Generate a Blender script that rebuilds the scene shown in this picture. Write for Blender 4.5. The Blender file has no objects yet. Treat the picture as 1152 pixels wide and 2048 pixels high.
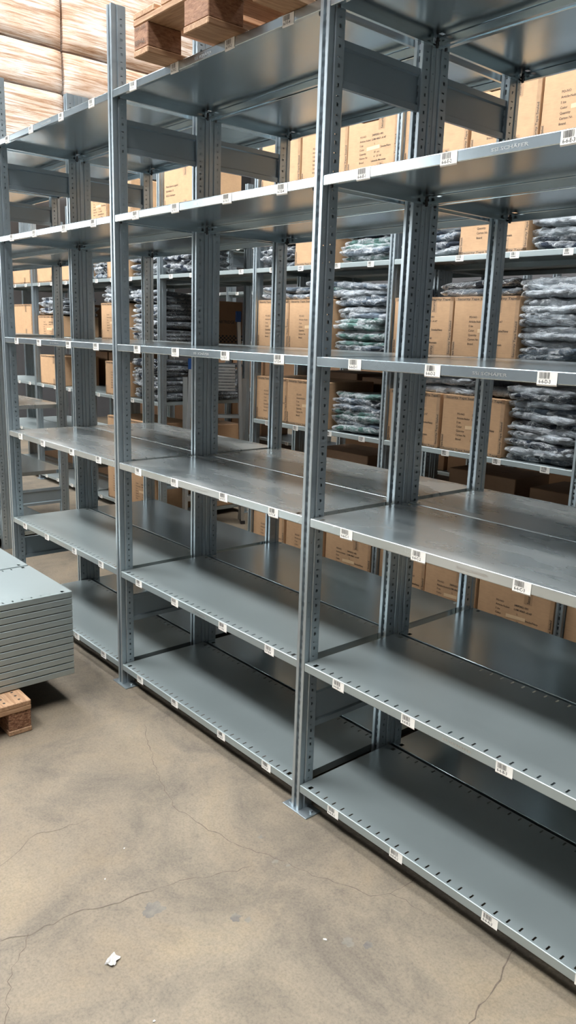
import bpy, math, random
from mathutils import Vector, Matrix, noise as mnoise
random.seed(7)
SC = bpy.context.scene
COL = SC.collection
PI = math.pi

# ------------------------------------------------------------------ materials
def mat(name):
    m = bpy.data.materials.new(name)
    m.use_nodes = True
    nt = m.node_tree
    b = nt.nodes['Principled BSDF']
    return m, nt, b

def nd(nt, t, **kw):
    n = nt.nodes.new(t)
    for k, v in kw.items():
        if k in n.inputs:
            n.inputs[k].default_value = v
        else:
            setattr(n, k, v)
    return n

def ramp(nt, stops, fac):
    r = nt.nodes.new('ShaderNodeValToRGB')
    e = r.color_ramp.elements
    e[0].position, e[0].color = stops[0][0], (*stops[0][1], 1)
    e[1].position, e[1].color = stops[-1][0], (*stops[-1][1], 1)
    for p, c in stops[1:-1]:
        x = e.new(p); x.color = (*c, 1)
    nt.links.new(fac, r.inputs['Fac'])
    return r

def tex_noise(nt, scale, detail=4, rough=.55, stretch=None, dist=0, coord='Object'):
    tc = nd(nt, 'ShaderNodeTexCoord')
    v = tc.outputs[coord]
    if True:
        mp = nd(nt, 'ShaderNodeMapping')
        mp.inputs['Location'].default_value = (.371, .217, .533)
        mp.inputs['Scale'].default_value = stretch or (1, 1, 1)
        nt.links.new(v, mp.inputs['Vector']); v = mp.outputs['Vector']
    n = nd(nt, 'ShaderNodeTexNoise')
    n.inputs['Scale'].default_value = scale
    n.inputs['Detail'].default_value = detail
    n.inputs['Roughness'].default_value = rough
    n.inputs['Distortion'].default_value = dist
    nt.links.new(v, n.inputs['Vector'])
    return n

def g3(v): return (v, v, v)

def metal(name, base, rough, var=.06, scale=6, stretch=None, bump=0.0, met=1.0):
    m, nt, b = mat(name)
    b.inputs['Metallic'].default_value = met
    n = tex_noise(nt, scale, 5, .6, stretch)
    lo = tuple(max(0, c * (1 - var)) for c in base); hi = tuple(min(1, c * (1 + var)) for c in base)
    r = ramp(nt, [(.08, lo), (.92, hi)], n.outputs['Fac'])
    nt.links.new(r.outputs['Color'], b.inputs['Base Color'])
    r2 = ramp(nt, [(.08, g3(rough * .8)), (.92, g3(min(1, rough * 1.2)))], n.outputs['Fac'])
    nt.links.new(r2.outputs['Color'], b.inputs['Roughness'])
    if bump:
        bp = nd(nt, 'ShaderNodeBump', Strength=bump, Distance=.002)
        n2 = tex_noise(nt, 3.5, 2, .5)
        nt.links.new(n2.outputs['Fac'], bp.inputs['Height'])
        nt.links.new(bp.outputs['Normal'], b.inputs['Normal'])
    return m

M = {}
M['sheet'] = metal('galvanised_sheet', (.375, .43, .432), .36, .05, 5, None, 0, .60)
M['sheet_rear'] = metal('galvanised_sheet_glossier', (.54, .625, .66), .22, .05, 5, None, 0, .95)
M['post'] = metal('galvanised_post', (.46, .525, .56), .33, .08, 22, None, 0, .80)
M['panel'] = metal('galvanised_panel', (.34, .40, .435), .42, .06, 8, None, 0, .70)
M['alu'] = metal('ladder_aluminium', (.62, .62, .61), .35, .05, 10, (1, 1, .1))

def dusty():
    m, nt, b = mat('dusty_wiped_sheet')
    b.inputs['Metallic'].default_value = 1.0
    n = tex_noise(nt, 2.2, 4, .55, (.8, 2.6, 1), .5)
    n3 = tex_noise(nt, 38, 3, .6)
    r = ramp(nt, [(.08, (.40, .48, .51)), (.50, (.53, .57, .57)), (.92, (.68, .67, .635))], n.outputs['Fac'])
    nt.links.new(r.outputs['Color'], b.inputs['Base Color'])
    r2 = ramp(nt, [(.08, g3(.12)), (.92, g3(.44))], n.outputs['Fac'])
    nt.links.new(r2.outputs['Color'], b.inputs['Roughness'])
    r3 = ramp(nt, [(.08, g3(.95)), (.92, g3(.55))], n.outputs['Fac'])
    nt.links.new(r3.outputs['Color'], b.inputs['Metallic'])
    return m
M['dusty'] = dusty()

def plain(name, col, rough=.6, metallic=0, var=0.0, scale=20):
    m, nt, b = mat(name)
    b.inputs['Roughness'].default_value = rough
    b.inputs['Metallic'].default_value = metallic
    n = tex_noise(nt, scale, 3, .6)
    lo = tuple(c * (1 - var) for c in col); hi = tuple(min(1, c * (1 + var)) for c in col)
    r = ramp(nt, [(.3, lo), (.7, hi)], n.outputs['Fac'])
    nt.links.new(r.outputs['Color'], b.inputs['Base Color'])
    return m
M['paper'] = plain('sticker_paper', (.82, .79, .73), .55, 0, .04, 60)
M['ink'] = plain('black_ink', (.03, .028, .026), .6, 0, .1)
M['faded_ink'] = plain('faded_brown_ink', (.10, .07, .05), .7, 0, .2)
M['green_ink'] = plain('green_marker', (.10, .16, .08), .7, 0, .2)
M['blackplastic'] = plain('black_plastic', (.02, .02, .022), .4, 0, .1)
M['blue'] = plain('blue_plastic', (.012, .06, .22), .4, 0, .1)
M['tan_strip'] = plain('pale_tan_strip', (.72, .52, .31), .6, 0, .05)
M['tape'] = plain('brown_packing_tape', (.40, .25, .14), .28, 0, .10, 30)
M['red'] = plain('red_cloth', (.25, .02, .05), .7, 0, .2)
M['white_litter'] = plain('white_paper_litter', (.46, .44, .41), .8, 0, .12, 60)
M['crack'] = plain('crack_dirt', (.115, .09, .066), .95, 0, .25, 80)
M['wall'] = plain('painted_block_wall', (.09, .09, .095), .8, 0, .08, 3)
M['ceil'] = plain('ceiling_sheet', (.12, .125, .13), .7, 0, .05, 2)

def cardboard(name, base):
    m, nt, b = mat(name)
    b.inputs['Roughness'].default_value = .72
    n = tex_noise(nt, 9, 5, .65)
    n2 = tex_noise(nt, 30, 2, .5, (1, 1, 14))
    mx = nd(nt, 'ShaderNodeMix', data_type='FLOAT')
    mx.inputs[0].default_value = .35
    nt.links.new(n.outputs['Fac'], mx.inputs[2]); nt.links.new(n2.outputs['Fac'], mx.inputs[3])
    r = ramp(nt, [(.32, tuple(c * .86 for c in base)), (.68, tuple(c * 1.1 for c in base))], mx.outputs[0])
    nt.links.new(r.outputs['Color'], b.inputs['Base Color'])
    bp = nd(nt, 'ShaderNodeBump', Strength=.15, Distance=.003)
    nt.links.new(n.outputs['Fac'], bp.inputs['Height'])
    nt.links.new(bp.outputs['Normal'], b.inputs['Normal'])
    return m
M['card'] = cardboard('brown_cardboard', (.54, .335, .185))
M['card_dark_shaded'] = cardboard('darker_shaded_cardboard', (.30, .17, .09))  # darkened brown: shade deep in the racks is put into the colour

def wood(name, c0, c1, stretch):
    m, nt, b = mat(name)
    b.inputs['Roughness'].default_value = .75
    n = tex_noise(nt, 7, 6, .6, stretch, .6)
    n2 = tex_noise(nt, 3, 3, .6)
    r = ramp(nt, [(.3, c0), (.7, c1)], n.outputs['Fac'])
    mx = nd(nt, 'ShaderNodeMix', data_type='RGBA', blend_type='MULTIPLY')
    mx.inputs[0].default_value = .6
    r2 = ramp(nt, [(.35, g3(.62)), (.6, g3(1.0))], n2.outputs['Fac'])
    nt.links.new(r.outputs['Color'], mx.inputs[6]); nt.links.new(r2.outputs['Color'], mx.inputs[7])
    nt.links.new(mx.outputs[2], b.inputs['Base Color'])
    bp = nd(nt, 'ShaderNodeBump', Strength=.4, Distance=.003)
    nt.links.new(n.outputs['Fac'], bp.inputs['Height'])
    nt.links.new(bp.outputs['Normal'], b.inputs['Normal'])
    return m
M['wood_y'] = wood('pallet_wood_lengthwise', (.36, .19, .10), (.66, .42, .25), (14, 1.2, 14))
M['wood_x'] = wood('pallet_wood_crosswise', (.36, .19, .10), (.66, .42, .25), (1.2, 14, 14))
M['block'] = wood('pallet_block_wood', (.22, .10, .055), (.48, .26, .15), (6, 6, 18))
def chip():
    m, nt, b = mat('pressed_chip_block')
    b.inputs['Roughness'].default_value = .9
    n = tex_noise(nt, 70, 5, .75, (1, 1, 2))
    r = ramp(nt, [(.34, (.06, .025, .012)), (.5, (.27, .12, .06)), (.68, (.55, .33, .2))], n.outputs['Fac'])
    nt.links.new(r.outputs['Color'], b.inputs['Base Color'])
    bp = nd(nt, 'ShaderNodeBump', Strength=.9, Distance=.006)
    nt.links.new(n.outputs['Fac'], bp.inputs['Height'])
    nt.links.new(bp.outputs['Normal'], b.inputs['Normal'])
    return m
M['chip'] = chip()

def cloth(name, col):
    m, nt, b = mat(name)
    b.inputs['Roughness'].default_value = .9
    n = tex_noise(nt, 14, 4, .6)
    r = ramp(nt, [(.3, tuple(c * .6 for c in col)), (.7, tuple(min(1, c * 1.35) for c in col))], n.outputs['Fac'])
    nt.links.new(r.outputs['Color'], b.inputs['Base Color'])
    f = tex_noise(nt, 6, 4, .6, (1.2, 5, 9), 1.0)
    bp = nd(nt, 'ShaderNodeBump', Strength=1.0, Distance=.03)
    nt.links.new(f.outputs['Fac'], bp.inputs['Height'])
    nt.links.new(bp.outputs['Normal'], b.inputs['Normal'])
    return m
CLOTH = {
    'navy': cloth('navy_cloth', (.012, .02, .036)),
    'slate': cloth('slate_cloth', (.095, .125, .16)),
    'green': cloth('grey_green_cloth', (.10, .19, .17)),
    'grey': cloth('pale_grey_cloth', (.42, .45, .48)),
    'red': cloth('dark_red_cloth', (.16, .012, .03)),
    'black': cloth('blackish_cloth', (.012, .017, .026)),
}
def film():
    m, nt, b = mat('clear_plastic_film')
    out = nt.nodes['Material Output']
    tr = nd(nt, 'ShaderNodeBsdfTransparent')
    tr.inputs['Color'].default_value = (.95, .97, .98, 1)
    b.inputs['Base Color'].default_value = (.84, .88, .91, 1)
    b.inputs['Roughness'].default_value = .08
    b.inputs['Specular IOR Level'].default_value = .9
    n = tex_noise(nt, 24, 4, .6, (1, 1.4, 2.2), .5)
    bp = nd(nt, 'ShaderNodeBump', Strength=1.0, Distance=.014)
    nt.links.new(n.outputs['Fac'], bp.inputs['Height'])
    nt.links.new(bp.outputs['Normal'], b.inputs['Normal'])
    lw = nd(nt, 'ShaderNodeLayerWeight', Blend=.45)
    nt.links.new(bp.outputs['Normal'], lw.inputs['Normal'])
    r = ramp(nt, [(.0, g3(.07)), (.5, g3(.22)), (1, g3(.80))], lw.outputs['Facing'])
    cr = tex_noise(nt, 11, 2, .5, (1, 1.2, 2.4), .8)
    rc = ramp(nt, [(.40, g3(0)), (.49, g3(0)), (.50, g3(.75)), (.51, g3(.0)), (.62, g3(.0)), (.70, g3(.45))], cr.outputs['Fac'])  # whitened creases, also painting in the film's crinkle highlights
    mxm = nd(nt, 'ShaderNodeMath', operation='MAXIMUM')
    nt.links.new(r.outputs['Color'], mxm.inputs[0]); nt.links.new(rc.outputs['Color'], mxm.inputs[1])
    mx = nd(nt, 'ShaderNodeMixShader')
    nt.links.new(mxm.outputs[0], mx.inputs[0])
    nt.links.new(tr.outputs[0], mx.inputs[1]); nt.links.new(b.outputs[0], mx.inputs[2])
    nt.links.new(mx.outputs[0], out.inputs['Surface'])
    return m
M['film'] = film()

def wrapmat():
    m, nt, b = mat('stretch_wrapped_cartons')
    b.inputs['Roughness'].default_value = .25
    n = tex_noise(nt, 4.2, 7, .7, (1, .45, 11), .4)
    n2 = tex_noise(nt, 2.2, 3, .5, (1, 1, 1.6))
    r = ramp(nt, [(.30, (.29, .17, .11)), (.43, (.47, .33, .235)), (.52, (.66, .56, .48)), (.66, (.80, .76, .73))], n.outputs['Fac'])
    r2 = ramp(nt, [(.35, (.86, .66, .50)), (.62, (1, 1, 1))], n2.outputs['Fac'])
    mx = nd(nt, 'ShaderNodeMix', data_type='RGBA', blend_type='MULTIPLY')
    mx.inputs[0].default_value = .75
    nt.links.new(r.outputs['Color'], mx.inputs[6]); nt.links.new(r2.outputs['Color'], mx.inputs[7])
    nt.links.new(mx.outputs[2], b.inputs['Base Color'])
    bp = nd(nt, 'ShaderNodeBump', Strength=.35, Distance=.02)
    nt.links.new(n.outputs['Fac'], bp.inputs['Height'])
    nt.links.new(bp.outputs['Normal'], b.inputs['Normal'])
    return m
M['wrap'] = wrapmat()

def floormat():
    m, nt, b = mat('worn_concrete')
    n1 = tex_noise(nt, 1.1, 5, .6, (1, 1, 1), .5)
    n2 = tex_noise(nt, 2.6, 8, .70, (1, 1, 1), .6)
    n3 = tex_noise(nt, 130, 4, .75)
    n4 = tex_noise(nt, 9, 6, .72)
    base = ramp(nt, [(.30, (.152, .123, .090)), (.5, (.190, .156, .115)), (.70, (.228, .190, .141))], n1.outputs['Fac'])
    stain = ramp(nt, [(.28, (.48, .48, .50)), (.42, (.78, .78, .78)), (.52, (1.0, .98, .95)), (.68, (1.16, 1.09, .96))], n2.outputs['Fac'])
    mx = nd(nt, 'ShaderNodeMix', data_type='RGBA', blend_type='MULTIPLY'); mx.inputs[0].default_value = .85
    nt.links.new(base.outputs['Color'], mx.inputs[6]); nt.links.new(stain.outputs['Color'], mx.inputs[7])
    sp = ramp(nt, [(.30, g3(.68)), (.5, g3(1.0)), (.70, g3(1.2))], n3.outputs['Fac'])
    mx2 = nd(nt, 'ShaderNodeMix', data_type='RGBA', blend_type='MULTIPLY'); mx2.inputs[0].default_value = .8
    nt.links.new(mx.outputs[2], mx2.inputs[6]); nt.links.new(sp.outputs['Color'], mx2.inputs[7])
    sp2 = ramp(nt, [(.30, g3(.84)), (.50, g3(1.0))], n4.outputs['Fac'])
    mx3 = nd(nt, 'ShaderNodeMix', data_type='RGBA', blend_type='MULTIPLY'); mx3.inputs[0].default_value = .8
    nt.links.new(mx2.outputs[2], mx3.inputs[6]); nt.links.new(sp2.outputs['Color'], mx3.inputs[7])
    nt.links.new(mx3.outputs[2], b.inputs['Base Color'])
    b.inputs['Roughness'].default_value = .78
    bp = nd(nt, 'ShaderNodeBump', Strength=.25, Distance=.004)
    nt.links.new(n3.outputs['Fac'], bp.inputs['Height'])
    nt.links.new(bp.outputs['Normal'], b.inputs['Normal'])
    return m
M['floor'] = floormat()
def stainmat():
    m, nt, b = mat('oil_stain')
    n = tex_noise(nt, 18, 5, .7)
    r = ramp(nt, [(.3, (.10, .092, .082)), (.7, (.20, .175, .14))], n.outputs['Fac'])
    nt.links.new(r.outputs['Color'], b.inputs['Base Color'])
    b.inputs['Roughness'].default_value = .8
    return m
M['stain'] = stainmat()

def emis(name, col, s):
    m, nt, b = mat(name)
    b.inputs['Base Color'].default_value = (.8, .8, .8, 1)
    b.inputs['Emission Color'].default_value = (*col, 1)
    b.inputs['Emission Strength'].default_value = s
    return m

# ------------------------------------------------------------------ mesh builder
class MB:
    def __init__(s): s.v = []; s.f = []; s.m = []; s.s = []
    def vert(s, p): s.v.append(tuple(p)); return len(s.v) - 1
    def face(s, idx, m=0, smooth=False): s.f.append(tuple(idx)); s.m.append(m); s.s.append(smooth)
    def quad(s, a, b, c, d, m=0): i = len(s.v); s.v += [tuple(a), tuple(b), tuple(c), tuple(d)]; s.face((i, i+1, i+2, i+3), m)
    def box(s, x0, x1, y0, y1, z0, z1, m=0, mtx=None):
        p = [(x0,y0,z0),(x1,y0,z0),(x1,y1,z0),(x0,y1,z0),(x0,y0,z1),(x1,y0,z1),(x1,y1,z1),(x0,y1,z1)]
        if mtx: p = [tuple(mtx @ Vector(q)) for q in p]
        i = len(s.v); s.v += p
        for f in ((0,3,2,1),(4,5,6,7),(0,1,5,4),(1,2,6,5),(2,3,7,6),(3,0,4,7)):
            s.face([i + k for k in f], m)
    def bbox(s, x0, x1, y0, y1, z0, z1, c=.002, m=0):
        """box with chamfered edges (hull of 24 points)"""
        i = len(s.v)
        X = (x0, x1); Y = (y0, y1); Z = (z0, z1)
        idx = {}
        for a in (0, 1):
            for b_ in (0, 1):
                for d in (0, 1):
                    sx, sy, sz = (1, -1)[a], (1, -1)[b_], (1, -1)[d]
                    for ax in range(3):
                        p = [X[a] + sx * c, Y[b_] + sy * c, Z[d] + sz * c]
                        p[ax] = (X[a], Y[b_], Z[d])[ax]
                        idx[(a, b_, d, ax)] = s.vert(p)
        def q(keys): 
            s.face([idx[k] for k in keys], m)
        for a in (0, 1):
            k = [(a,0,0,0),(a,1,0,0),(a,1,1,0),(a,0,1,0)]; q(k if a else k[::-1])
            k = [(0,a,0,1),(0,a,1,1),(1,a,1,1),(1,a,0,1)]; q(k if a else k[::-1])
            k = [(0,0,a,2),(1,0,a,2),(1,1,a,2),(0,1,a,2)]; q(k if a else k[::-1])
        for a in (0, 1):
            for b_ in (0, 1):
                fl = (a + b_) % 2
                k = [(a,b_,0,0),(a,b_,1,0),(a,b_,1,1),(a,b_,0,1)]; q(k if fl else k[::-1])
                k = [(a,0,b_,0),(a,1,b_,0),(a,1,b_,2),(a,0,b_,2)]; q(k[::-1] if fl else k)
                k = [(0,a,b_,1),(1,a,b_,1),(1,a,b_,2),(0,a,b_,2)]; q(k if fl else k[::-1])
        for a in (0, 1):
            for b_ in (0, 1):
                for d in (0, 1):
                    k = [(a,b_,d,0),(a,b_,d,1),(a,b_,d,2)]
                    q(k if (a + b_ + d) % 2 else k[::-1])
    def tube(s, p, q, r, n=8, m=0):
        p = Vector(p); q = Vector(q); d = (q - p).normalized()
        u = d.orthogonal().normalized(); w = d.cross(u)
        i = len(s.v)
        for e in (p, q):
            for k in range(n):
                a = 2 * PI * k / n; s.v.append(tuple(e + u * math.cos(a) * r + w * math.sin(a) * r))
        for k in range(n):
            s.face((i + k, i + (k + 1) % n, i + n + (k + 1) % n, i + n + k), m, True)
        s.face([i + k for k in range(n)][::-1], m); s.face([i + n + k for k in range(n)], m)
    def beam(s, p, q, wx, wy, side, m=0):
        """rectangular bar from p to q; side = direction of width wx"""
        p = Vector(p); q = Vector(q); d = (q - p).normalized()
        u = Vector(side); u = (u - d * u.dot(d)).normalized(); w = d.cross(u)
        i = len(s.v)
        for e in (p, q):
            for a, b_ in ((-1,-1),(1,-1),(1,1),(-1,1)):
                s.v.append(tuple(e + u * a * wx / 2 + w * b_ * wy / 2))
        for f in ((3,2,1,0),(4,5,6,7),(0,1,5,4),(1,2,6,5),(2,3,7,6),(3,0,4,7)):
            s.face([i + k for k in f], m)
    def extrude_x(s, prof, x0, x1, m=0, closed=False):
        """sheet: open profile [(y,z)] swept along x"""
        n = len(prof); i = len(s.v)
        for x in (x0, x1):
            for y, z in prof: s.v.append((x, y, z))
        for k in range(n if closed else n - 1):
            k2 = (k + 1) % n
            s.face((i + k, i + n + k, i + n + k2, i + k2), m)
        if closed:
            s.face([i + k for k in range(n)][::-1], m); s.face([i + n + k for k in range(n)], m)
    def mesh(s, name, mats):
        me = bpy.data.meshes.new(name)
        me.from_pydata(s.v, [], s.f)
        for mm in mats: me.materials.append(mm)
        me.polygons.foreach_set('material_index', s.m)
        me.polygons.foreach_set('use_smooth', s.s)
        me.update()
        return me

def link(name, data, parent=None, loc=(0, 0, 0), rot=(0, 0, 0)):
    o = bpy.data.objects.new(name, data)
    COL.objects.link(o)
    o.location = loc; o.rotation_euler = rot
    if parent: o.parent = parent
    return o

def tag(o, label, cat, group=None):
    o['label'] = label; o['category'] = cat
    if group: o['group'] = group
    return o

def thing(name, label, cat, loc=(0, 0, 0), rz=0, group=None):
    o = link(name, None, None, loc, (0, 0, rz))
    o.empty_display_size = .1
    return tag(o, label, cat, group)

def struct(name, mb, m):
    o = link(name, mb.mesh(name, m if isinstance(m, list) else [m]))
    o['kind'] = 'structure'
    return o

# text -> polygons
_tc = {}
def text_polys(txt):
    if txt not in _tc:
        cu = bpy.data.curves.new('t', 'FONT'); cu.body = txt; cu.size = 1.0; cu.offset = .013
        cu.resolution_u = 2
        ob = bpy.data.objects.new('t', cu)
        COL.objects.link(ob)
        bpy.context.view_layer.update()
        dg = bpy.context.evaluated_depsgraph_get()
        me = ob.evaluated_get(dg).to_mesh()
        vs = [tuple(v.co) for v in me.vertices]; fs = [tuple(p.vertices) for p in me.polygons]
        w = max([v[0] for v in vs] + [0])
        ob.evaluated_get(dg).to_mesh_clear()
        bpy.data.objects.remove(ob); bpy.data.curves.remove(cu)
        _tc[txt] = (vs, fs, w)
    return _tc[txt]

def add_text(mb, txt, o, u, v, h, m, width=None):
    """lay txt on a plane: origin o, unit right u, unit up v, letter height h"""
    vs, fs, w = text_polys(txt)
    sx = h * 1.35; sy = h * 1.35
    if width and w > 0: sx = width / w
    o = Vector(o); u = Vector(u); v = Vector(v)
    i = len(mb.v)
    for a in vs: mb.v.append(tuple(o + u * a[0] * sx + v * a[1] * sy))
    for f in fs: mb.face([i + k for k in f], m)

# ------------------------------------------------------------------ setting
XL, XR, YF, YB, ZC = -12.0, 6.0, -6.5, 9.0, 7.6
b = MB(); b.box(XL, XR, YF, YB, -.1, 0); floor = struct('floor', b, M['floor'])
b = MB(); b.box(XL, XR, YF, YB, ZC, ZC + .1); struct('ceiling', b, M['ceil'])
b = MB(); b.box(XL - .1, XL, YF, YB, 0, ZC); struct('wall_left', b, M['wall'])
b = MB(); b.box(XR, XR + .1, YF, YB, 0, ZC); struct('wall_right', b, M['wall'])
b = MB(); b.box(XL, XR, YB, YB + .1, 0, ZC); struct('wall_back', b, M['wall'])
b = MB(); b.box(XL, XR, YF - .1, YF, 0, ZC); struct('wall_front', b, M['wall'])
SKY = emis('daylit_skylight', (.95, .98, 1.0), 37.0)
SKYM = emis('daylit_skylight_middle', (.97, .99, 1.0), 21.0)
SKY2 = emis('daylit_skylight_rear', (1.0, .98, .95), 14.0)
ADDED_GLOW = emis('added_side_glow', (.95, .99, 1.0), 5.5)  # unseen glowing panels, added to brighten the front strips of the uprights
ADDED_GLOW2 = emis('added_far_glow', (.93, .98, 1.0), 9.0)  # unseen glowing panel, added for the sheen on the loose shelf stack
n_ = 0
for (x0, x1, y0, y1, z0, z1, m) in ((-9.5, 2.4, -4.5, -3.2, ZC - .06, ZC - .01, SKY), (-9.5, 2.4, -0.9, 0.4, ZC - .06, ZC - .01, SKYM), (-9.5, 3.5, 3.2, 4.4, ZC - .06, ZC - .01, SKY2),
        (-9.0, -5.5, YF, YF + .05, 2.4, 4.2, ADDED_GLOW), (XL, XL + .05, -6.0, -3.5, 2.6, 4.6, ADDED_GLOW), (XL, XL + .05, .5, 8.0, 4.0, 6.5, ADDED_GLOW2)):
    n_ += 1
    b = MB(); b.box(x0, x1, y0, y1, z0, z1)
    struct('light_panel_%d' % n_, b, m)

# cracks and stains in the concrete
def ribbon(name, pts, w, z, m, jag=.012):
    b = MB(); prev = None
    P = []
    for a, c in zip(pts[:-1], pts[1:]):
        n = max(2, int((Vector(c) - Vector(a)).length / .022))
        for k in range(n): P.append(Vector(a).lerp(Vector(c), k / n))
    P.append(Vector(pts[-1]))
    for i, p in enumerate(P):
        d = (P[min(i + 1, len(P) - 1)] - P[max(i - 1, 0)]).normalized(); nrm = Vector((-d.y, d.x))
        q = p + nrm * random.uniform(-jag, jag) * .6
        ww = w * random.uniform(.35, 1.2)
        a = b.vert((q.x + nrm.x * ww, q.y + nrm.y * ww, z)); c = b.vert((q.x - nrm.x * ww, q.y - nrm.y * ww, z))
        if prev: b.face((prev[0], prev[1], c, a))
        prev = (a, c)
    o = struct(name, b, m); o.parent = floor
    return o
C_ = M['crack']
ribbon('floor_crack', [(-.869,-.115),(-.675,-.206),(-.461,-.289),(-.293,-.338),(-.133,-.326),(.04,-.281),(.183,-.223),(.327,-.177),(.483,-.108),(.514,-.051),(.52,.087)], .0016, .0006, C_)
ribbon('floor_crack', [(-.041,-1.067),(-.014,-.991),(-.013,-.854),(.032,-.73),(.051,-.583),(.104,-.449),(.151,-.324)], .0014, .0006, C_)
ribbon('floor_crack', [(-.014,-.991),(.092,-1.09),(.232,-1.157)], .0012, .0006, C_)
ribbon('floor_crack', [(.89,.064),(.931,-.068),(.964,-.247),(.985,-.36)], .0022, .0006, C_)
ribbon('floor_crack', [(-.343,-.953),(-.388,-.869),(-.433,-.799),(-.395,-.615)], .0010, .0006, C_)
ribbon('floor_crack', [(.514,-.051),(.622,-.035),(.687,-.02)], .0010, .0006, C_)
def blot(x, y, r, seed):
    b = MB(); c = b.vert((x, y, .0004)); n = 40; ring = []
    for k in range(n):
        a = 2 * PI * k / n; q = mnoise.noise(Vector((math.cos(a) * 1.6, math.sin(a) * 1.6, seed)))
        rr = r * (1 + .55 * q + random.uniform(-.10, .10)); ring.append(b.vert((x + math.cos(a) * rr, y + math.sin(a) * rr * 1.1, .0004)))
    for k in range(n): b.face((c, ring[k], ring[(k + 1) % n]))
    o = struct('floor_stain', b, M['stain']); o.parent = floor
blot(.118, -.666, .030, 1.3); blot(.298, -.494, .016, 4.2); blot(.33, -.47, .010, 7.7); blot(.575, -.30, .016, 9.1); blot(.62, -.26, .012, 2.9)
blot(.18, -.24, .010, 5.5); blot(.22, -.22, .007, 3.3); blot(.05, -.20, .008, 8.3)

# ------------------------------------------------------------------ shelving
PITCH = .0528
HT = 2.97
def upright_mesh():
    b = MB()
    D = .066
    zs = [.04 + PITCH * k for k in range(int((HT - .06) / PITCH))]
    def strip(p, q, holes=None):
        """vertical strip from plan point p to q; holes = [(t0,t1,z0,z1)] sorted by z"""
        P = Vector((p[0], p[1], 0)); Q = Vector((q[0], q[1], 0))
        def pt(t, z): w = P.lerp(Q, t); return (w.x, w.y, z)
        z = 0
        for t0, t1, z0, z1 in holes or []:
            b.quad(pt(0, z), pt(1, z), pt(1, z0), pt(0, z0))
            if t0 > 0: b.quad(pt(0, z0), pt(t0, z0), pt(t0, z1), pt(0, z1))
            if t1 < 1: b.quad(pt(t1, z0), pt(1, z0), pt(1, z1), pt(t1, z1))
            z = z1
        b.quad(pt(0, z), pt(1, z), pt(1, HT), pt(0, HT))
    side = []
    for z in zs:
        side.append((.36, .60, z, z + .010))
        side.append((.28, .62, z + PITCH * .5, z + PITCH * .5 + .0035))
    small = [(.55, .72, z + .02, z + .024) for z in zs]
    slot = []
    for z in zs:
        slot.append((.12, .88, z, z + .017)); slot.append((.12, .88, z + PITCH * .5, z + PITCH * .5 + .009))
    half = [(.0062, .0095), (.0066, .0012), (.0078, 0), (.0190, 0), (.0202, .0012), (.0202, .0180), (.0150, .0205), (.0150, .0255),
            (.0192, .0275), (.0202, .0290), (.0202, .0640), (.0190, D), (.0078, D), (.0066, D - .0012), (.0062, D - .0095)]
    R = half; L = [(-x, y) for x, y in half]
    for i in range(len(half) - 1):
        h = side if i == 9 else small if i == 4 else None
        strip(R[i], R[i + 1], h)
        hL = [(1 - t1, 1 - t0, z0, z1) for t0, t1, z0, z1 in h] if h else None
        strip(L[i + 1], L[i], hL)
    strip(L[0], R[0], slot)
    strip(R[-1], L[-1], slot)
    ring = L[::-1] + R
    idx = [b.vert((x, y, HT)) for x, y in ring]
    b.face(idx)
    return b.mesh('upright', [M['post']])
UPR = upright_mesh()

def foot_mesh():
    b = MB(); b.bbox(-.055, .075, -.012, .062, .0005, .0045, .001)
    b.tube((-.036, .012, .0045), (-.036, .012, .010), .006); b.tube((.055, .03, .0045), (.055, .03, .012), .006)
    return b.mesh('foot_plate', [M['post']])
FOOT = foot_mesh()

def panel_mesh(D):
    b = MB()
    prof = [(.000, 0), (.013, 0), (.013, .020), (.004, .024), (.004, .106), (.013, .110), (.013, .130), (.000, .130), (-.001, .126), (-.001, .004)]
    n = len(prof); i = len(b.v)
    for y in (.066, D - .066):
        for x, z in prof: b.v.append((x, y, z))
    for k in range(n): b.face((i + k, i + (k + 1) % n, i + n + (k + 1) % n, i + n + k))
    b.face([i + k for k in range(n)][::-1]); b.face([i + n + k for k in range(n)])
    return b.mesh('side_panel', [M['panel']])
DEP = .4855
PAN = panel_mesh(DEP)

def shelf_mesh(w, slots, m, D=DEP - .009, lip=.030):
    b = MB()
    r = .003
    arc = [(r - r * math.sin(a), -r + r * math.cos(a)) for a in (0, PI / 6, PI / 3, PI / 2)]
    front = arc + [(0, -lip + .002), (.001, -lip), (.015, -lip), (.015, -lip + .009)]
    b.extrude_x(front[::-1], 0, w)
    b.extrude_x([(D - y, z) for y, z in front], 0, w)
    # sides fold down
    sf = [(0, 0), (0, -lip + .001), (.012, -lip + .001), (.012, -lip + .007)]
    for xs, sg in ((0, 1), (w, -1)):
        i = len(b.v)
        for y in (.015, D - .015):
            for x, z in sf: b.v.append((xs + sg * x, y, z))
        for k in range(3): 
            f = (i + k, i + k + 1, i + 5 + k, i + 4 + k); b.face(f if sg > 0 else f[::-1])
    ys = [r, .009, .028, D - .028, D - .009, D - r]
    holes = [(.031, .045)]
    if slots:
        x = .0745
        while x < w - .06: holes.append((x - .0029, x + .0029)); x += .0415
    holes.append((w - .045, w - .031))
    for j in range(5):
        if j in (1, 3):
            x = 0
            for h0, h1 in holes:
                b.quad((x, ys[j], 0), (h0, ys[j], 0), (h0, ys[j+1], 0), (x, ys[j+1], 0))
                x = h1
            b.quad((x, ys[j], 0), (w, ys[j], 0), (w, ys[j+1], 0), (x, ys[j+1], 0))
        else:
            b.quad((0, ys[j], 0), (w, ys[j], 0), (w, ys[j+1], 0), (0, ys[j+1], 0))
    return b.mesh('shelf', [m])
_sm = {}
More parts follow.
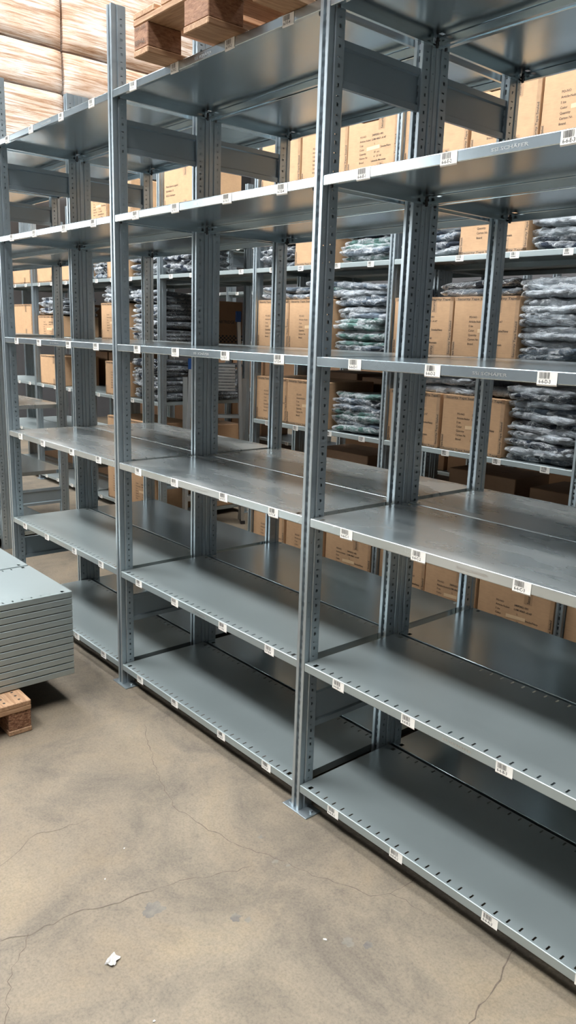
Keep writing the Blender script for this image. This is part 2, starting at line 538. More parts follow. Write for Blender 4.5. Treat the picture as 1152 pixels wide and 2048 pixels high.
def shelf_for(w, slots, key):
    k = (round(w, 4), slots, key)
    if k not in _sm: _sm[k] = shelf_mesh(w, slots, M[key])
    return _sm[k]

def sticker_mesh(txt, seed):
    rnd = random.Random(seed)
    b = MB()
    W = .054; y = -.0010
    rows = [(0.0, y), (-.012, y), (-.024, y), (-.031, y - .0006), (-.0345, y + .0015)]
    i = len(b.v)
    for z, yy in rows:
        b.v.append((0, yy, z)); b.v.append((W, yy, z))
    for k in range(len(rows) - 1): b.face((i + 2*k+2, i + 2*k+3, i + 2*k+1, i + 2*k), 0)
    x = .006; yy = y - .0004
    while x < .034:
        bw = rnd.choice((.0006, .0009, .0015)); b.quad((x, yy, -.017), (x + bw, yy, -.017), (x + bw, yy, -.002), (x, yy, -.002), 1)
        x += bw + rnd.choice((.0008, .0011, .0017))
    if txt:
        add_text(b, txt, (.005, yy, -.0280), (1, 0, 0), (0, 0, 1), .0092, 1, .032)
    else:
        x = .007
        for k in range(4):
            b.quad((x, yy, -.026), (x + .0045, yy, -.026), (x + .0045, yy, -.020), (x, yy, -.020), 1); x += .0068
    return b.mesh('price_label', [M['paper'], M['ink']])
BLANK = [sticker_mesh('', s) for s in range(3)]

def emboss_mesh():
    b = MB()
    add_text(b, 'SSI SCH\u00c4FER', (0, -.0006, -.0205), (1, 0, 0), (0, 0, 1), .0085, 0, .105)
    return b.mesh('embossed_mark', [M['alu']])
EMB = emboss_mesh()
def clip_mesh():
    b = MB(); b.bbox(.003, .012, .003, .012, -.036, -.004, .002); b.bbox(-.001, .018, .005, .010, -.020, -.012, .002)
    return b.mesh('corner_clip', [M['blackplastic']])
CLIP = clip_mesh()
EMBT = EMB.copy(); EMBT.materials[0] = M['sheet']

def make_bay(name, label, x0, yfront, pitch, levels, back=False, frames=(0,), codes=None, keys=None, slots=None, marks=False, clips=(), group=None, feet=True, lab=None, panels=(.315, 2.42)):
    """a bay from x0 to x0+pitch; back=True turns it round so its aisle side looks to +Y"""
    rz = PI if back else 0
    loc = (x0 + pitch, yfront, 0) if back else (x0, yfront, 0)
    t = thing(name, label, 'shelving', loc, rz, group)
    for fx in frames:
        X = (pitch - fx * pitch) if back else fx * pitch
        for y, r in ((0, 0), (DEP - .001, PI)):
            u = link('upright', UPR, t, (X, y, 0), (0, 0, r))
            if feet and y == 0: link('foot_plate', FOOT, u)
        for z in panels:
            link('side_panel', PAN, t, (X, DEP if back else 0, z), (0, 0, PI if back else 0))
    w = pitch - .043
    for i, z in enumerate(levels):
        if z is None: continue
        key = keys[i] if keys else 'sheet'
        s = link('shelf', shelf_for(w, bool(slots and i in slots), key), t, (.0215, .002, z))
        offs = (.142, .442, .786, 1.082)
        if codes is not None:
            for j, ox in enumerate(offs):
                if codes:
                    me = sticker_mesh('%s-%s-%d' % (codes, 'ABCDEF'[i], j + 1), i * 11 + j * 3 + sum(map(ord, codes)))
                else: me = BLANK[(i + j) % 3]
                link('price_label', me, s, (ox + random.uniform(-.006, .006), 0, -.0005 - random.uniform(0, .002)), (0, random.uniform(-.02, .02), 0))
        if marks and i in (1, 2, 3, 4, 5):
            link('embossed_mark', EMB, s, (.60, 0, 0))
        if marks and i < 2:
            link('embossed_mark', EMBT, s, (.585, .135, .0), (-PI / 2, 0, 0))
        if i in clips:
            for cx, cy in ((.010, .010), (w - .026, .010), (.010, DEP - .032), (w - .026, DEP - .032)):
                link('corner_clip', CLIP, s, (cx, cy, 0))
    return t

LV = [.108, .580, 1.0985, 1.627, 2.165, 2.650]
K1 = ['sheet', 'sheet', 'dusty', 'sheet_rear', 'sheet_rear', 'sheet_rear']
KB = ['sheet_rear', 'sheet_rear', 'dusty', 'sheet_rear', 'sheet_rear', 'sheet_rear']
XS = [1.3, 0.0, -1.3, -2.604, -3.93, -5.235]
Y2 = 2 * DEP
G1 = 'bays of the near shelving row'
TUN = [None, None, None, None, 2.165, 2.650]
desc_f = ['nearest empty galvanised shelving bay, at right, shelf stickers numbered 6-6',
          'empty galvanised shelving bay with stickers numbered 6-7 and a pallet on top',
          'empty shelving bay right behind the floor stack of loose metal shelves',
          'near-row passage bay with only two high shelves, left of the loose shelf stack',
          'shelving bay of the near row farthest left, beyond the passage']
desc_b = ['empty rear shelving bay backing on to the nearest bay numbered 6-6',
          'empty rear shelving bay backing on to the middle bay numbered 6-7',
          'empty rear shelving bay backing on to the third bay of the near row',
          'rear passage bay with only two high shelves, behind the near passage bay',
          'rear shelving bay beyond the passage, bare shelf ends seen far left']
CODE = ['6-6', '6-7', '6-8', '', '']
for k in range(5):
    x0 = XS[k + 1]; p = XS[k] - XS[k + 1]
    lv = TUN if k == 3 else LV
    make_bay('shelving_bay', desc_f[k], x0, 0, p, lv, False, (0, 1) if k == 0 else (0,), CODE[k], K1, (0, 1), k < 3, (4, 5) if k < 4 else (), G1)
    make_bay('shelving_bay', desc_b[k], x0, Y2, p, lv, True, (0, 1) if k == 0 else (0,), None, KB, None, False, (4, 5) if k < 4 else (), G1)

# second run, with stock
R2Y = 1.83; R2X = lambda k: -.055 - 1.295 * k
L2 = [.08, .55, 1.08, 1.59, 2.137, 2.62]
T2 = [None, None, None, None, 2.137, 2.62]
G2 = 'bays of the stocked shelving row'
d2 = {-1: 'stocked shelving bay at the right end of the row with cartons',
      0: 'right-of-centre stocked shelving bay, pale bagged stacks at its right',
      1: 'centre stocked shelving bay, grey-green bagged stacks at its right',
      2: 'passage bay of the stocked row, stepladder standing under its high shelves',
      3: 'stocked shelving bay left of the stepladder, dark bagged stacks beside cartons',
      4: 'stocked shelving bay second from the far left, dark cartons low and high',
      5: 'stocked shelving bay at the far left end of the stocked row'}
d2b = {-1: 'rear stocked-row bay at the right end', 0: 'rear stocked-row bay behind the white-bagged stacks', 1: 'rear stocked-row bay behind the green-grey bagged stacks',
       2: 'rear passage bay with high shelves behind the stepladder', 3: 'rear stocked-row bay with the chequered carton, left of the stepladder', 4: 'rear stocked-row bay second from far left', 5: 'rear stocked-row bay at far left'}
for k in range(-1, 6):
    lv = T2 if k == 2 else L2
    fr = (0, 1) if k == -1 else (0,)
    make_bay('shelving_bay', d2[k], R2X(k + 1), R2Y, 1.295, lv, False, fr, '', ['sheet'] * 6, None, False, (), G2)
    make_bay('shelving_bay', d2b[k], R2X(k + 1), R2Y + Y2, 1.295, lv, True, fr, None, ['sheet'] * 6, None, False, (), G2)
# third run, far behind
d3 = ['far shelving bay seen above the right-hand cartons', 'far shelving bay seen behind the centre of the stocked row',
      'far shelving bay seen right of the stepladder', 'far shelving bay seen through the passage beside the stepladder', 'far shelving bay left of the passage', 'farthest left bay of the far shelving row']
for k in range(6):
    make_bay('shelving_bay', d3[k], -1.3 * (k + 1) - .4, 3.75, 1.3, L2, False, (0, 1) if k == 0 else (0,), '', ['sheet'] * 6, None, False, (), 'bays of the far shelving row', False)

# ------------------------------------------------------------------ cartons
LINES_L = ['PO-NO', 'Article-Nuber', 'S ize', 'Color', 'Quantity', 'Carton Nr.', 'Brand']
LINES_R = ['24092021-001', 'LVM14067- A147', 'L', 'Smoke/Navy', '20  pcs', '4   OF 40', 'Lakeside Mountain']
_cm = {}
def carton_parts(w, d, h, style):
    key = (round(w, 3), round(d, 3), round(h, 3), style)
    if key in _cm: return _cm[key]
    rnd = random.Random(str(key))
    body = MB(); body.bbox(0, w, 0, d, 0, h, .004)
    # flap seam: shallow strip on the top
    body.box(w * .02, w * .98, d * .5 - .0015, d * .5 + .0015, h - .0005, h + .0006)
    bm = body.mesh('carton', [M['card'] if style not in ('dark', 'cartridge') else M['card_dark_shaded']])
    parts = []
    y = -.0008
    R = (1, 0, 0); U = (0, 0, 1)
    if style in ('print', 'plain', 'sport', 'five'):
        t = MB()
        ty = -.0005
        t.quad((w * .62, ty, h - .085), (w * .62 + .05, ty, h - .085), (w * .62 + .05, ty, h + .0005), (w * .62, ty, h + .0005), 0)
        t.quad((w * .62, ty, 0), (w * .62 + .05, ty, 0), (w * .62 + .05, ty, .07), (w * .62, ty, .07), 0)
        t.quad((0, ty, h - .022), (w, ty, h - .022), (w, ty, h - .001), (0, ty, h - .001), 0)
        t.quad((0, ty, .001), (w, ty, .001), (w, ty, .018), (0, ty, .018), 0)
        t.quad((w - .024, ty, .0), (w - .001, ty, .0), (w - .001, ty, h), (w - .024, ty, h), 0)
        t.quad((.001, ty, .0), (.020, ty, .0), (.020, ty, h * .28), (.001, ty, h * .28), 0)
        add_text(t, 'Security', (w * .62 + .036, y, h - .080), (0, 0, 1), (-1, 0, 0), .018, 1, .066)
        add_text(t, 'Scurity', (w * .62 + .036, y, .004), (0, 0, 1), (-1, 0, 0), .018, 1, .06)
        add_text(t, 'Security Tape Sealed', (w - .006, y, .02), (0, 0, 1), (-1, 0, 0), .013, 1, h * .55)
        add_text(t, 'Security Tape Sealed  Security Tape', (.02, y, h - .018), R, U, .012, 1, w * .9)
        add_text(t, 'Tape Sealed', (.017, y, .008), (0, 0, 1), (-1, 0, 0), .012, 1, h * .24)
        add_text(t, 'Security Tape Sealed  Security Tape', (.02, y, .004), R, U, .011, 1, w * .9)
        parts.append(('packing_tape', t.mesh('packing_tape', [M['tape'], M['ink']])))
    if style in ('print', 'five'):
        t = MB(); sx = w / .41
        for i, s in enumerate(LINES_L):
            z = h * .66 - i * .0235
            add_text(t, s, (.105 * sx, y, z), R, U, .0115, 0)
        parts.append(('printed_headings', t.mesh('printed_headings', [M['faded_ink']])))
        t = MB()
        for i, s in enumerate(LINES_R):
            z = h * .66 - i * .0235
            if s and style == 'print': add_text(t, s, (.205 * sx + (.02 if i in (2, 4, 5) else .072 if i == 3 else 0), y, z), R, U, .0115, 0)
        if t.v: parts.append(('printed_values', t.mesh('printed_values', [M['ink']])))
        t = MB(); z = h * .66 - 3 * .0235
        t.quad((.165 * sx, y, z - .006), (.27 * sx, y, z - .002), (.27 * sx, y, z + .018), (.165 * sx, y, z + .014))
        parts.append(('tan_sticker', t.mesh('tan_sticker', [M['tan_strip']])))
    if style == 'sport':
        t = MB()
        for i, s in enumerate(('Planet Sports Logistik', 'Ruhrdeich 10', '45525 Hattingen')):
            add_text(t, s, (.03, y, h * .55 - i * .034), R, U, .015, 0)
        parts.append(('printed_text', t.mesh('printed_text', [M['faded_ink']])))
    if style == 'cartridge':
        t = MB(); t2 = MB()
        for side in (0, 1):
            o = Vector((0, y, 0)) if side == 0 else Vector((w + .0008, 0, 0))
            u = Vector(R) if side == 0 else Vector((0, 1, 0)); W = w if side == 0 else d
            add_text(t, 'CARTRIDGE', o + u * W * .22 + Vector((0, 0, h * .48)), u, U, .028, 0)
            n = int(W / .021)
            for a in range(n):
                for c in range(4):
                    if (a + c) % 2 == 0:
                        p = o + u * (a * .021) + Vector((0, 0, .010 + c * .016))
                        t2.quad(p, p + u * .021, p + u * .021 + Vector((0, 0, .016)), p + Vector((0, 0, .016)))
        parts.append(('printed_text', t.mesh('printed_text', [M['ink']])))
        parts.append(('chequered_band', t2.mesh('chequered_band', [M['ink']])))
    _cm[key] = (bm, parts)
    return _cm[key]

CARTONS = []
def carton(x0, x1, z, label, style='print', y=1.846, d=.44, h=.33, rz=0, group=None, cat='carton'):
    w = round(x1 - x0, 2)
    bm, parts = carton_parts(w, d, h, style)
    o = link('carton', bm, None, (x0, y, z + .0006), (0, 0, rz))
    tag(o, label, cat, group)
    for nme, me in parts: link(nme, me, o)
    CARTONS.append(o)
    return o
ordn = ['bottom', 'second', 'third', 'fourth', 'fifth', 'sixth', 'seventh', 'eighth', 'ninth', 'tenth', 'eleventh', 'twelfth', 'thirteenth', 'fourteenth']
GC = 'brown cartons on the stocked row'
Lz = dict(A=L2[0], B=L2[1], C=L2[2], D=L2[3], E=L2[4], F=L2[5])
lvname = dict(A='bottom', B='second', C='third', D='fourth', E='fifth', F='top')
# (bay, level): [(x0, x1, style, where)]
CT = {
 ('b1', 'D'): [(-2.622, -2.285, 'print', 'left'), (-2.277, -1.865, 'print', 'right')],
 ('b0', 'D'): [(-1.320, -.892, 'print', 'left'), (-.884, -.47, 'print', 'right')],
 ('b1', 'C'): [(-2.622, -2.285, 'print', 'left'), (-2.272, -1.86, 'print', 'right')],
 ('b0', 'C'): [(-1.325, -.935, 'print', 'left'), (-.914, -.505, 'print', 'right')],
 ('b1', 'E'): [(-2.24, -1.87, 'plain', 'only')],
 ('b0', 'E'): [(-.886, -.466, 'print', 'only')],
 ('b1', 'F'): [(-2.61, -2.215, 'plain', 'left'), (-2.205, -1.79, 'print', 'middle'), (-1.776, -1.372, 'print', 'right')],
 ('b0', 'F'): [(-1.325, -.885, 'plain', 'left'), (-.865, -.46, 'five', 'middle'), (-.452, -.077, 'print', 'right')],
 ('bR', 'F'): [(-.03, .37, 'print', 'left'), (.38, .78, 'print', 'right')],
 ('b1', 'A'): [(-2.622, -2.262, 'print', 'left'), (-2.236, -1.845, 'print', 'middle'), (-1.822, -1.405, 'print', 'right')],
 ('b0', 'A'): [(-1.325, -.957, 'print', 'left'), (-.947, -.575, 'print', 'middle'), (-.565, -.09, 'print', 'right')],
 ('bR', 'A'): [(-.03, .38, 'print', 'left'), (.40, .80, 'print', 'right')],
 ('b3', 'D'): [(-5.0, -4.58, 'print', 'only')],
 ('b3', 'C'): [(-4.935, -4.515, 'print', 'only')],
 ('b3', 'B'): [(-4.92, -4.51, 'print', 'left'), (-4.49, -4.08, 'print', 'right')],
 ('b3', 'A'): [(-4.92, -4.51, 'print', 'left'), (-4.49, -4.08, 'print', 'right')],
 ('b3', 'E'): [(-4.86, -4.465, 'plain', 'only')],
 ('b3', 'F'): [(-5.19, -4.83, 'print', 'left'), (-4.80, -4.40, 'print', 'right')],
 ('b2', 'F'): [(-3.87, -3.42, 'sport', 'only')],
 ('b4', 'E'): [(-6.43, -5.90, 'plain', 'left'), (-5.86, -5.40, 'plain', 'right')],
 ('b4', 'D'): [(-6.44, -5.91, 'print', 'only')],
 ('b4', 'C'): [(-6.42, -5.92, 'plain', 'only')],
 ('b5', 'E'): [(-7.60, -7.10, 'plain', 'left'), (-7.08, -6.60, 'plain', 'right')],
 ('b5', 'D'): [(-7.10, -6.60, 'plain', 'only')],
}
bayname = {'b1': 'centre stocked bay', 'b0': 'right stocked bay', 'bR': 'rightmost stocked bay', 'b3': 'bay left of stepladder', 'b2': 'above the stepladder', 'b4': 'second stocked bay from left', 'b5': 'leftmost stocked bay'}
for (bay, lv), items in CT.items():
    for x0, x1, st, wh in items:
        extra = {'five': ' with a green handwritten 5', 'sport': ' printed with an address', 'plain': ' without printing', 'print': ' with black printed lines'}[st]
        pos = {'only': 'only carton', 'left': 'left-hand carton', 'right': 'right-hand carton', 'middle': 'middle carton'}[wh]
        hh = .21 if (bay, lv) == ('b4', 'D') else .31 if lv == 'C' else .33
        c = carton(x0, x1, Lz[lv], 'brown %s%s, %s shelf, %s' % (pos, extra, lvname[lv], bayname[bay]), st, 1.846 + random.uniform(0, .008), .44, hh, random.uniform(-.006, .006), GC)
        if st == 'five':
            t = MB()
            add_text(t, '5', (.075, -.0012, .165), (1, 0, 0), (0, 0, 1), .085, 0)
            link('handwritten_number', t.mesh('handwritten_number', [M['green_ink']]), c)
# back row of the stocked run
GB = 'cartons on the rear of the stocked row'
carton(-4.40, -3.975, Lz['D'], 'carton with a black chequered band, on the rear shelf behind the stepladder', 'cartridge', 2.36, .38, .37, 0, GB)
carton(-4.45, -3.98, Lz['B'], 'brown carton low on the rear shelf behind the stepladder', 'plain', 2.34, .42, .30, 0, GB)
carton(-4.45, -3.98, Lz['A'], 'brown carton on the bottom rear shelf behind the stepladder', 'plain', 2.34, .42, .32, 0, GB)
carton(-1.22, -.72, Lz['B'], 'dark chequered carton low on the rear side, right stocked bay', 'cartridge', 2.36, .38, .33, 0, GB)
carton(-.62, -.15, Lz['B'], 'added dark plain carton on the rear second shelf, right of the dark chequered one', 'dark', 2.36, .38, .30, 0, GB)  # this and the dark cartons below are fill, added for darkness
carton(-2.55, -2.1, Lz['C'], 'added dark plain carton on the rear third shelf of the centre stocked bay', 'dark', 2.36, .38, .35, 0, GB)
carton(-2.05, -1.5, Lz['C'], 'added dark wide carton on the rear third shelf, right of the other dark carton', 'dark', 2.36, .38, .33, 0, GB)
carton(-2.5, -1.95, Lz['B'], 'added dark carton on the rear second shelf of the centre stocked bay', 'dark', 2.36, .38, .30, 0, GB)
carton(-1.2, -.75, Lz['D'], 'added dark plain carton on the rear fourth shelf of the right stocked bay', 'dark', 2.40, .36, .34, 0, GB)
# far row: fill cartons added to block and darken the background
GF = 'added cartons on the far shelving row'
for k in range(6):
    xa = -1.3 * (k + 1) - .4
    for lv in 'ABC':
        for j, nm in ((0, 'left'), (1, 'right')):
            if (k * 7 + j * 3 + ord(lv)) % 5 == 0: continue
            x0 = xa + .06 + j * .60
            carton(x0, x0 + .52 + .04 * ((k + j) % 2), Lz[lv], 'added dark far carton, %s on the %s shelf of far bay %s from right' % (nm, lvname[lv], ordn[k] if k else 'first'), 'dark', 3.80, .40, .36, 0, GF)
# fill cartons added to darken the rear side of the stocked row
for k, bn in ((0, 'right'), (1, 'centre'), (4, 'second from far left'), (5, 'far left'), (-1, 'rightmost')):
    xa = R2X(k + 1)
    for lv in 'ACDEF':
        if (k, lv) in ((1, 'C'), (1, 'F'), (0, 'F')) or (lv in 'DE' and k < 3): continue
        if (k + ord(lv)) % 3 == 0 and lv != 'A': continue
        carton(xa + .10, xa + .62, Lz[lv], 'added dark carton, left on the rear %s shelf, %s stocked bay' % (lvname[lv], bn), 'dark', 2.38, .38, .36, 0, GB)
        carton(xa + .66, xa + 1.18, Lz[lv], 'added dark carton, right on the rear %s shelf, %s stocked bay' % (lvname[lv], bn), 'dark', 2.38, .38, .36, 0, GB)

# ------------------------------------------------------------------ bagged garments
def bag_meshes(seed):
    rnd = random.Random(seed)
    off = Vector((rnd.uniform(0, 50), rnd.uniform(0, 50), rnd.uniform(0, 50)))
    W, Dp, T = .40, .36, .042
    def shell(nu, nv, amp, freq, grow, flap):
        b = MB(); rows = []
        for i in range(nv + 1):
            v = i / nv; x = (v - .5)
            edge = 1 - abs(2 * x) ** 5
            row = []
            for j in range(nu):
                a = 2 * PI * j / nu
                ca, sa = math.cos(a), math.sin(a)
                cy = math.copysign(abs(ca) ** .38, ca); sz = math.copysign(abs(sa) ** .55, sa)
                th = T / 2 * (.58 + .42 * max(0, edge) ** .5)
                y = cy * (Dp / 2 + grow); z = sz * (th + grow * .35)
                X = x * (W + 2 * grow + (flap if i in (0, nv) else 0))
                p = Vector((X, y, z))
                n = mnoise.noise_vector((p * freq) + off)
                n2 = mnoise.noise_vector((p * freq * 2.7) + off)
                fr = mnoise.noise(Vector((X * 3.0, 3.1, 0)) + off)
                k = .35 + .65 * abs(cy)
                p += Vector((n.x * amp * .8, n.y * amp * 1.3 + n2.y * amp * .6 + fr * .014 * cy, (n.z * amp * .55 + n2.z * amp * .35) * k))
                p.z = max(-T * .60, min(T * .62, p.z))
                row.append(b.vert(p))
            rows.append(row)
        for i in range(nv):
            for j in range(nu):
                b.face((rows[i][j], rows[i][(j+1) % nu], rows[i+1][(j+1) % nu], rows[i+1][j]), 0, True)
        b.face(rows[0][::-1], 0, True); b.face(rows[-1], 0, True)
        return b
    g = shell(30, 26, .017, 8, 0, 0).mesh('bagged_garment', [CLOTH['navy']])
    f = shell(40, 40, .020, 15, .007, .05).mesh('plastic_bag', [M['film']])
    return g, f
BAGS = [bag_meshes(s) for s in range(7)]
colname = dict(red='dark red', navy='navy', slate='slate blue', green='grey-green', grey='pale grey', black='near-black')
def bag_stack(xc, z, n, where, cols, y=2.06, step=.0345, sx=1.0, group='bagged garments on the stocked row', sy=1.0):
    for k in range(n):
        g, f = random.choice(BAGS)
        c = random.choice(cols)
        o = link('bagged_garment', g, None, (xc + random.uniform(-.014, .014), y + random.uniform(-.022, .016), z + .0250 + k * step),
                 (random.uniform(-.05, .05), random.uniform(-.05, .05), random.choice((0, PI)) + random.uniform(-.09, .09)))
        o.scale = (sx * random.uniform(.96, 1.03), sy * random.uniform(.97, 1.02), random.uniform(.96, 1.06))
        o.material_slots[0].link = 'OBJECT'; o.material_slots[0].material = CLOTH[c]
        num = 'only' if n == 1 else 'top' if k == n - 1 else ordn[k]
        tag(o, '%s bagged garment, %s %s' % (colname[c], 'single one' if n == 1 else num if num in ('top', 'bottom') else num + ' from bottom', where), 'bagged clothes', group)
        link('plastic_bag', f, o)
GRN = ['green', 'slate', 'green', 'slate', 'green', 'grey']
WHT = ['slate', 'grey', 'grey', 'slate', 'navy', 'grey']
DRK = ['navy', 'navy', 'black', 'slate']
BLK = ['black', 'navy', 'black']
bag_stack(-1.605, Lz['D'], 12, 'beside cartons, fourth shelf, centre stocked bay', GRN)
bag_stack(-1.605, Lz['C'], 7, 'beside cartons, third shelf, centre stocked bay', GRN)
bag_stack(-1.585, Lz['E'], 8, 'right of carton, fifth shelf, centre stocked bay', ['slate', 'navy', 'green', 'slate'])
bag_stack(-2.435, Lz['E'], 9, 'left of carton, fifth shelf, centre stocked bay', ['slate', 'navy', 'slate'], sx=.82)
bag_stack(-.275, Lz['D'], 12, 'beside cartons, fourth shelf, right stocked bay', WHT, sx=.88)
bag_stack(-.29, Lz['C'], 11, 'beside cartons, third shelf, right stocked bay', WHT, sx=.90)
bag_stack(-.272, Lz['E'], 8, 'right of carton, fifth shelf, right stocked bay', WHT, sx=.85)
bag_stack(-1.105, Lz['E'], 8, 'left of carton, fifth shelf, right stocked bay', ['slate', 'grey', 'navy'], sx=.92)
bag_stack(-2.36, Lz['D'] + .335, 2, 'atop left carton, fourth shelf, centre stocked bay', ['slate', 'grey'], y=2.05, sx=1.1)
bag_stack(-1.92, Lz['D'] + .335, 3, 'atop right carton, fourth shelf, centre stocked bay', ['green', 'slate'], y=2.07)
bag_stack(-.80, Lz['D'] + .335, 2, 'atop cartons, fourth shelf, right stocked bay', ['black', 'slate'], y=2.10, sx=1.1)
bag_stack(-.95, Lz['C'] + .315, 2, 'atop left carton, third shelf, right stocked bay', ['grey', 'slate'], sx=1.15)
bag_stack(-.64, Lz['C'] + .315, 1, 'atop right carton, third shelf, right stocked bay', ['grey'], sx=.6)
bag_stack(-1.6, Lz['B'], 3, 'pile, second shelf, centre stocked bay', ['black', 'navy', 'grey'])
bag_stack(-2.3, Lz['B'], 1, 'flat, left on second shelf, centre stocked bay', ['grey'])
bag_stack(-.3, Lz['B'] + .19, 1, 'topping the pile, second shelf, right stocked bay', ['red'], sx=.9)
bag_stack(-.3, Lz['B'], 5, 'pile, second shelf, right stocked bay', ['black', 'navy'])
bag_stack(-4.20, Lz['D'], 12, 'beside carton, fourth shelf, left of stepladder', DRK, sx=1.05)
bag_stack(-4.20, Lz['C'], 10, 'beside carton, third shelf, left of stepladder', DRK, sx=1.0)
bag_stack(-4.21, Lz['E'], 8, 'right of carton, fifth shelf, left of stepladder', DRK, sx=1.05)
bag_stack(-5.03, Lz['E'], 7, 'left of carton, fifth shelf, left of stepladder', DRK, sx=.7)
bag_stack(-4.75, Lz['D'] + .335, 4, 'atop carton, fourth shelf, left of stepladder', ['slate', 'grey', 'navy'])
bag_stack(-3.70, Lz['E'], 8, 'on high shelf above the stepladder', BLK, sx=1.0)
bag_stack(-6.15, Lz['D'] + .215, 5, 'atop carton, fourth shelf, second bay from left', DRK, sx=1.2)
# rear side, deep shadow beside the ladder
bag_stack(-4.20, Lz['C'], 9, 'on rear third shelf behind stepladder', BLK, y=2.56, sx=1.05, sy=1.1)

# ------------------------------------------------------------------ loose shelves stacked on the floor pallet
def pallet(name, label, loc, rz, chipblocks):
    """block pallet 1.2 (x) by 0.8 (y) by 0.144, lower skids along x"""
    t = thing(name, label, 'pallet', loc, rz)
    def bd(nm, x0, x1, y0, y1, z0, z1, m, nails=()):
        b = MB(); b.bbox(x0, x1, y0, y1, z0, z1, .003)
        for nx, ny in nails: b.tube((nx, ny, z1 - .004), (nx, ny, z1 + .0004), .006, 8, 1)
        link(nm, b.mesh(nm, [m, M['ink']]), t)
    for y0, w in ((0, .100), (.3275, .145), (.700, .100)):
        bd('bottom_board', 0, 1.2, y0, y0 + w, 0, .022, M['wood_x'])
        for x0, l in ((0, .145), (.5275, .145), (1.055, .145)):
            bd('block', x0 + .002, x0 + l - .002, y0 + .002, y0 + w - .002, .022, .100, M['chip'] if chipblocks else M['block'])
    for x0, l in ((0, .145), (.5275, .145), (1.055, .145)):
        bd('stringer_board', x0, x0 + l, 0, .8, .100, .122, M['wood_y'])
    for y0, w in ((0, .145), (.1875, .1), (.3275, .145), (.5125, .1), (.655, .145)):
        nails = [(x, y) for x in (.03, .07, .11, 1.09, 1.13, 1.17) for y in (y0 + w * .28, y0 + w * .72)] 
        bd('deck_board', 0, 1.2, y0, y0 + w, .122, .144, M['wood_x'], nails)
    return t
pallet('pallet', 'wooden pallet on the floor at left under the stacks of loose metal shelves', (-2.32, -1.32, .0005), 0, True)
p2 = pallet('pallet', 'empty wooden pallet lying on top of the middle bay, jutting over its front edge', (-.085, -.125, 2.6506), PI / 2, False)
# stamped marks on the front block end of the upper pallet
b = MB()
for i, s in enumerate(('DE-HE 4-19-320', '', 'EPAL', '')):
    if s: add_text(b, s, (-.0012, .786, .084 - i * .024), (0, -1, 0), (0, 0, 1), .010 if i == 0 else .016, 0, .07)
st = link('stamped_mark', b.mesh('stamped_mark', [M['faded_ink']]), p2)
SW = 1.29
LS = shelf_mesh(SW, True, M['sheet'], DEP - .009, .0268)
for s, (xr, who) in enumerate(((-1.24, 'right-hand'), (-1.732, 'left-hand'))):
    for k in range(13):
        o = link('metal_shelf', LS, None, (xr, -.265 - SW, .1455 + .0305 + k * .0307), (0, 0, PI / 2))
        o.location.x = xr
        num = 'top' if k == 12 else ordn[k] + ('' if k == 0 else ' from bottom')
        tag(o, 'loose galvanised metal shelf, %s in the %s stack on the floor pallet' % (num, who), 'shelf', 'loose shelves stacked on the pallet')

# ------------------------------------------------------------------ stepladder in the passage
t = thing('stepladder', 'aluminium stepladder with blue plastic caps standing in the passage of the stocked row', 'ladder', (-3.68, 2.30, 0))
def part(nm, b, m): return link(nm, b.mesh(nm, m if isinstance(m, list) else [m]), t)
A = Vector((-.15, -.27, 0)); B = Vector((.10, .18, 0))          # front feet, left and right
side = (B - A).normalized(); back = Vector((side.y, -side.x, 0)) * -1
lean = back * .10
def rail(foot, h, top):
    b = MB(); b.beam(foot, top, .065, .028, back); return b
At = A + side * .045 + lean * .55 + Vector((0, 0, 1.44)); Bt = B - side * .06 + lean * .55 + Vector((0, 0, 1.85))
part('side_rail', rail(A, 1.4, At), M['alu']); part('side_rail', rail(B, 1.8, Bt), M['alu'])
for z in (.25, .49, .73, .97):
    f = z / 1.44
    p = A.lerp(At, f); q = B.lerp(Bt, z / 1.85); p.z = q.z = z
    b = MB(); b.beam(p, q, .085, .028, back)
    part('tread', b, M['alu'])
b = MB()
for k in range(9):
    z = 1.20 + k * .026
    p = A.lerp(At, z / 1.44); q = B.lerp(Bt, z / 1.85); p.z = q.z = z
    p = p.lerp(q, .25); q = q.lerp(p, .12)
    b.beam(p, q, .019, .02, (0, 0, 1))
part('ribbed_platform', b, M['alu'])
for foot, h in ((A, 1.3), (B, 1.3)):
    b = MB(); b.beam(foot + back * .13, foot + lean * .5 + Vector((0, 0, h)), .04, .022, side); part('rear_leg', b, M['alu'])
b = MB(); b.beam(A + back * .12 + Vector((0, 0, .2)), B + back * .12 + Vector((0, 0, .2)), .03, .02, (0, 0, 1)); part('rear_brace', b, M['alu'])
for tp in (At, Bt):
    b = MB(); b.beam(tp - Vector((0, 0, .07)), tp + Vector((0, 0, .02)), .075, .04, back); part('end_cap', b, M['blue'])
for fp in (A, B):
    b = MB(); b.beam(fp, fp + Vector((0, 0, .03)), .075, .04, back); part('rubber_foot', b, M['blackplastic'])

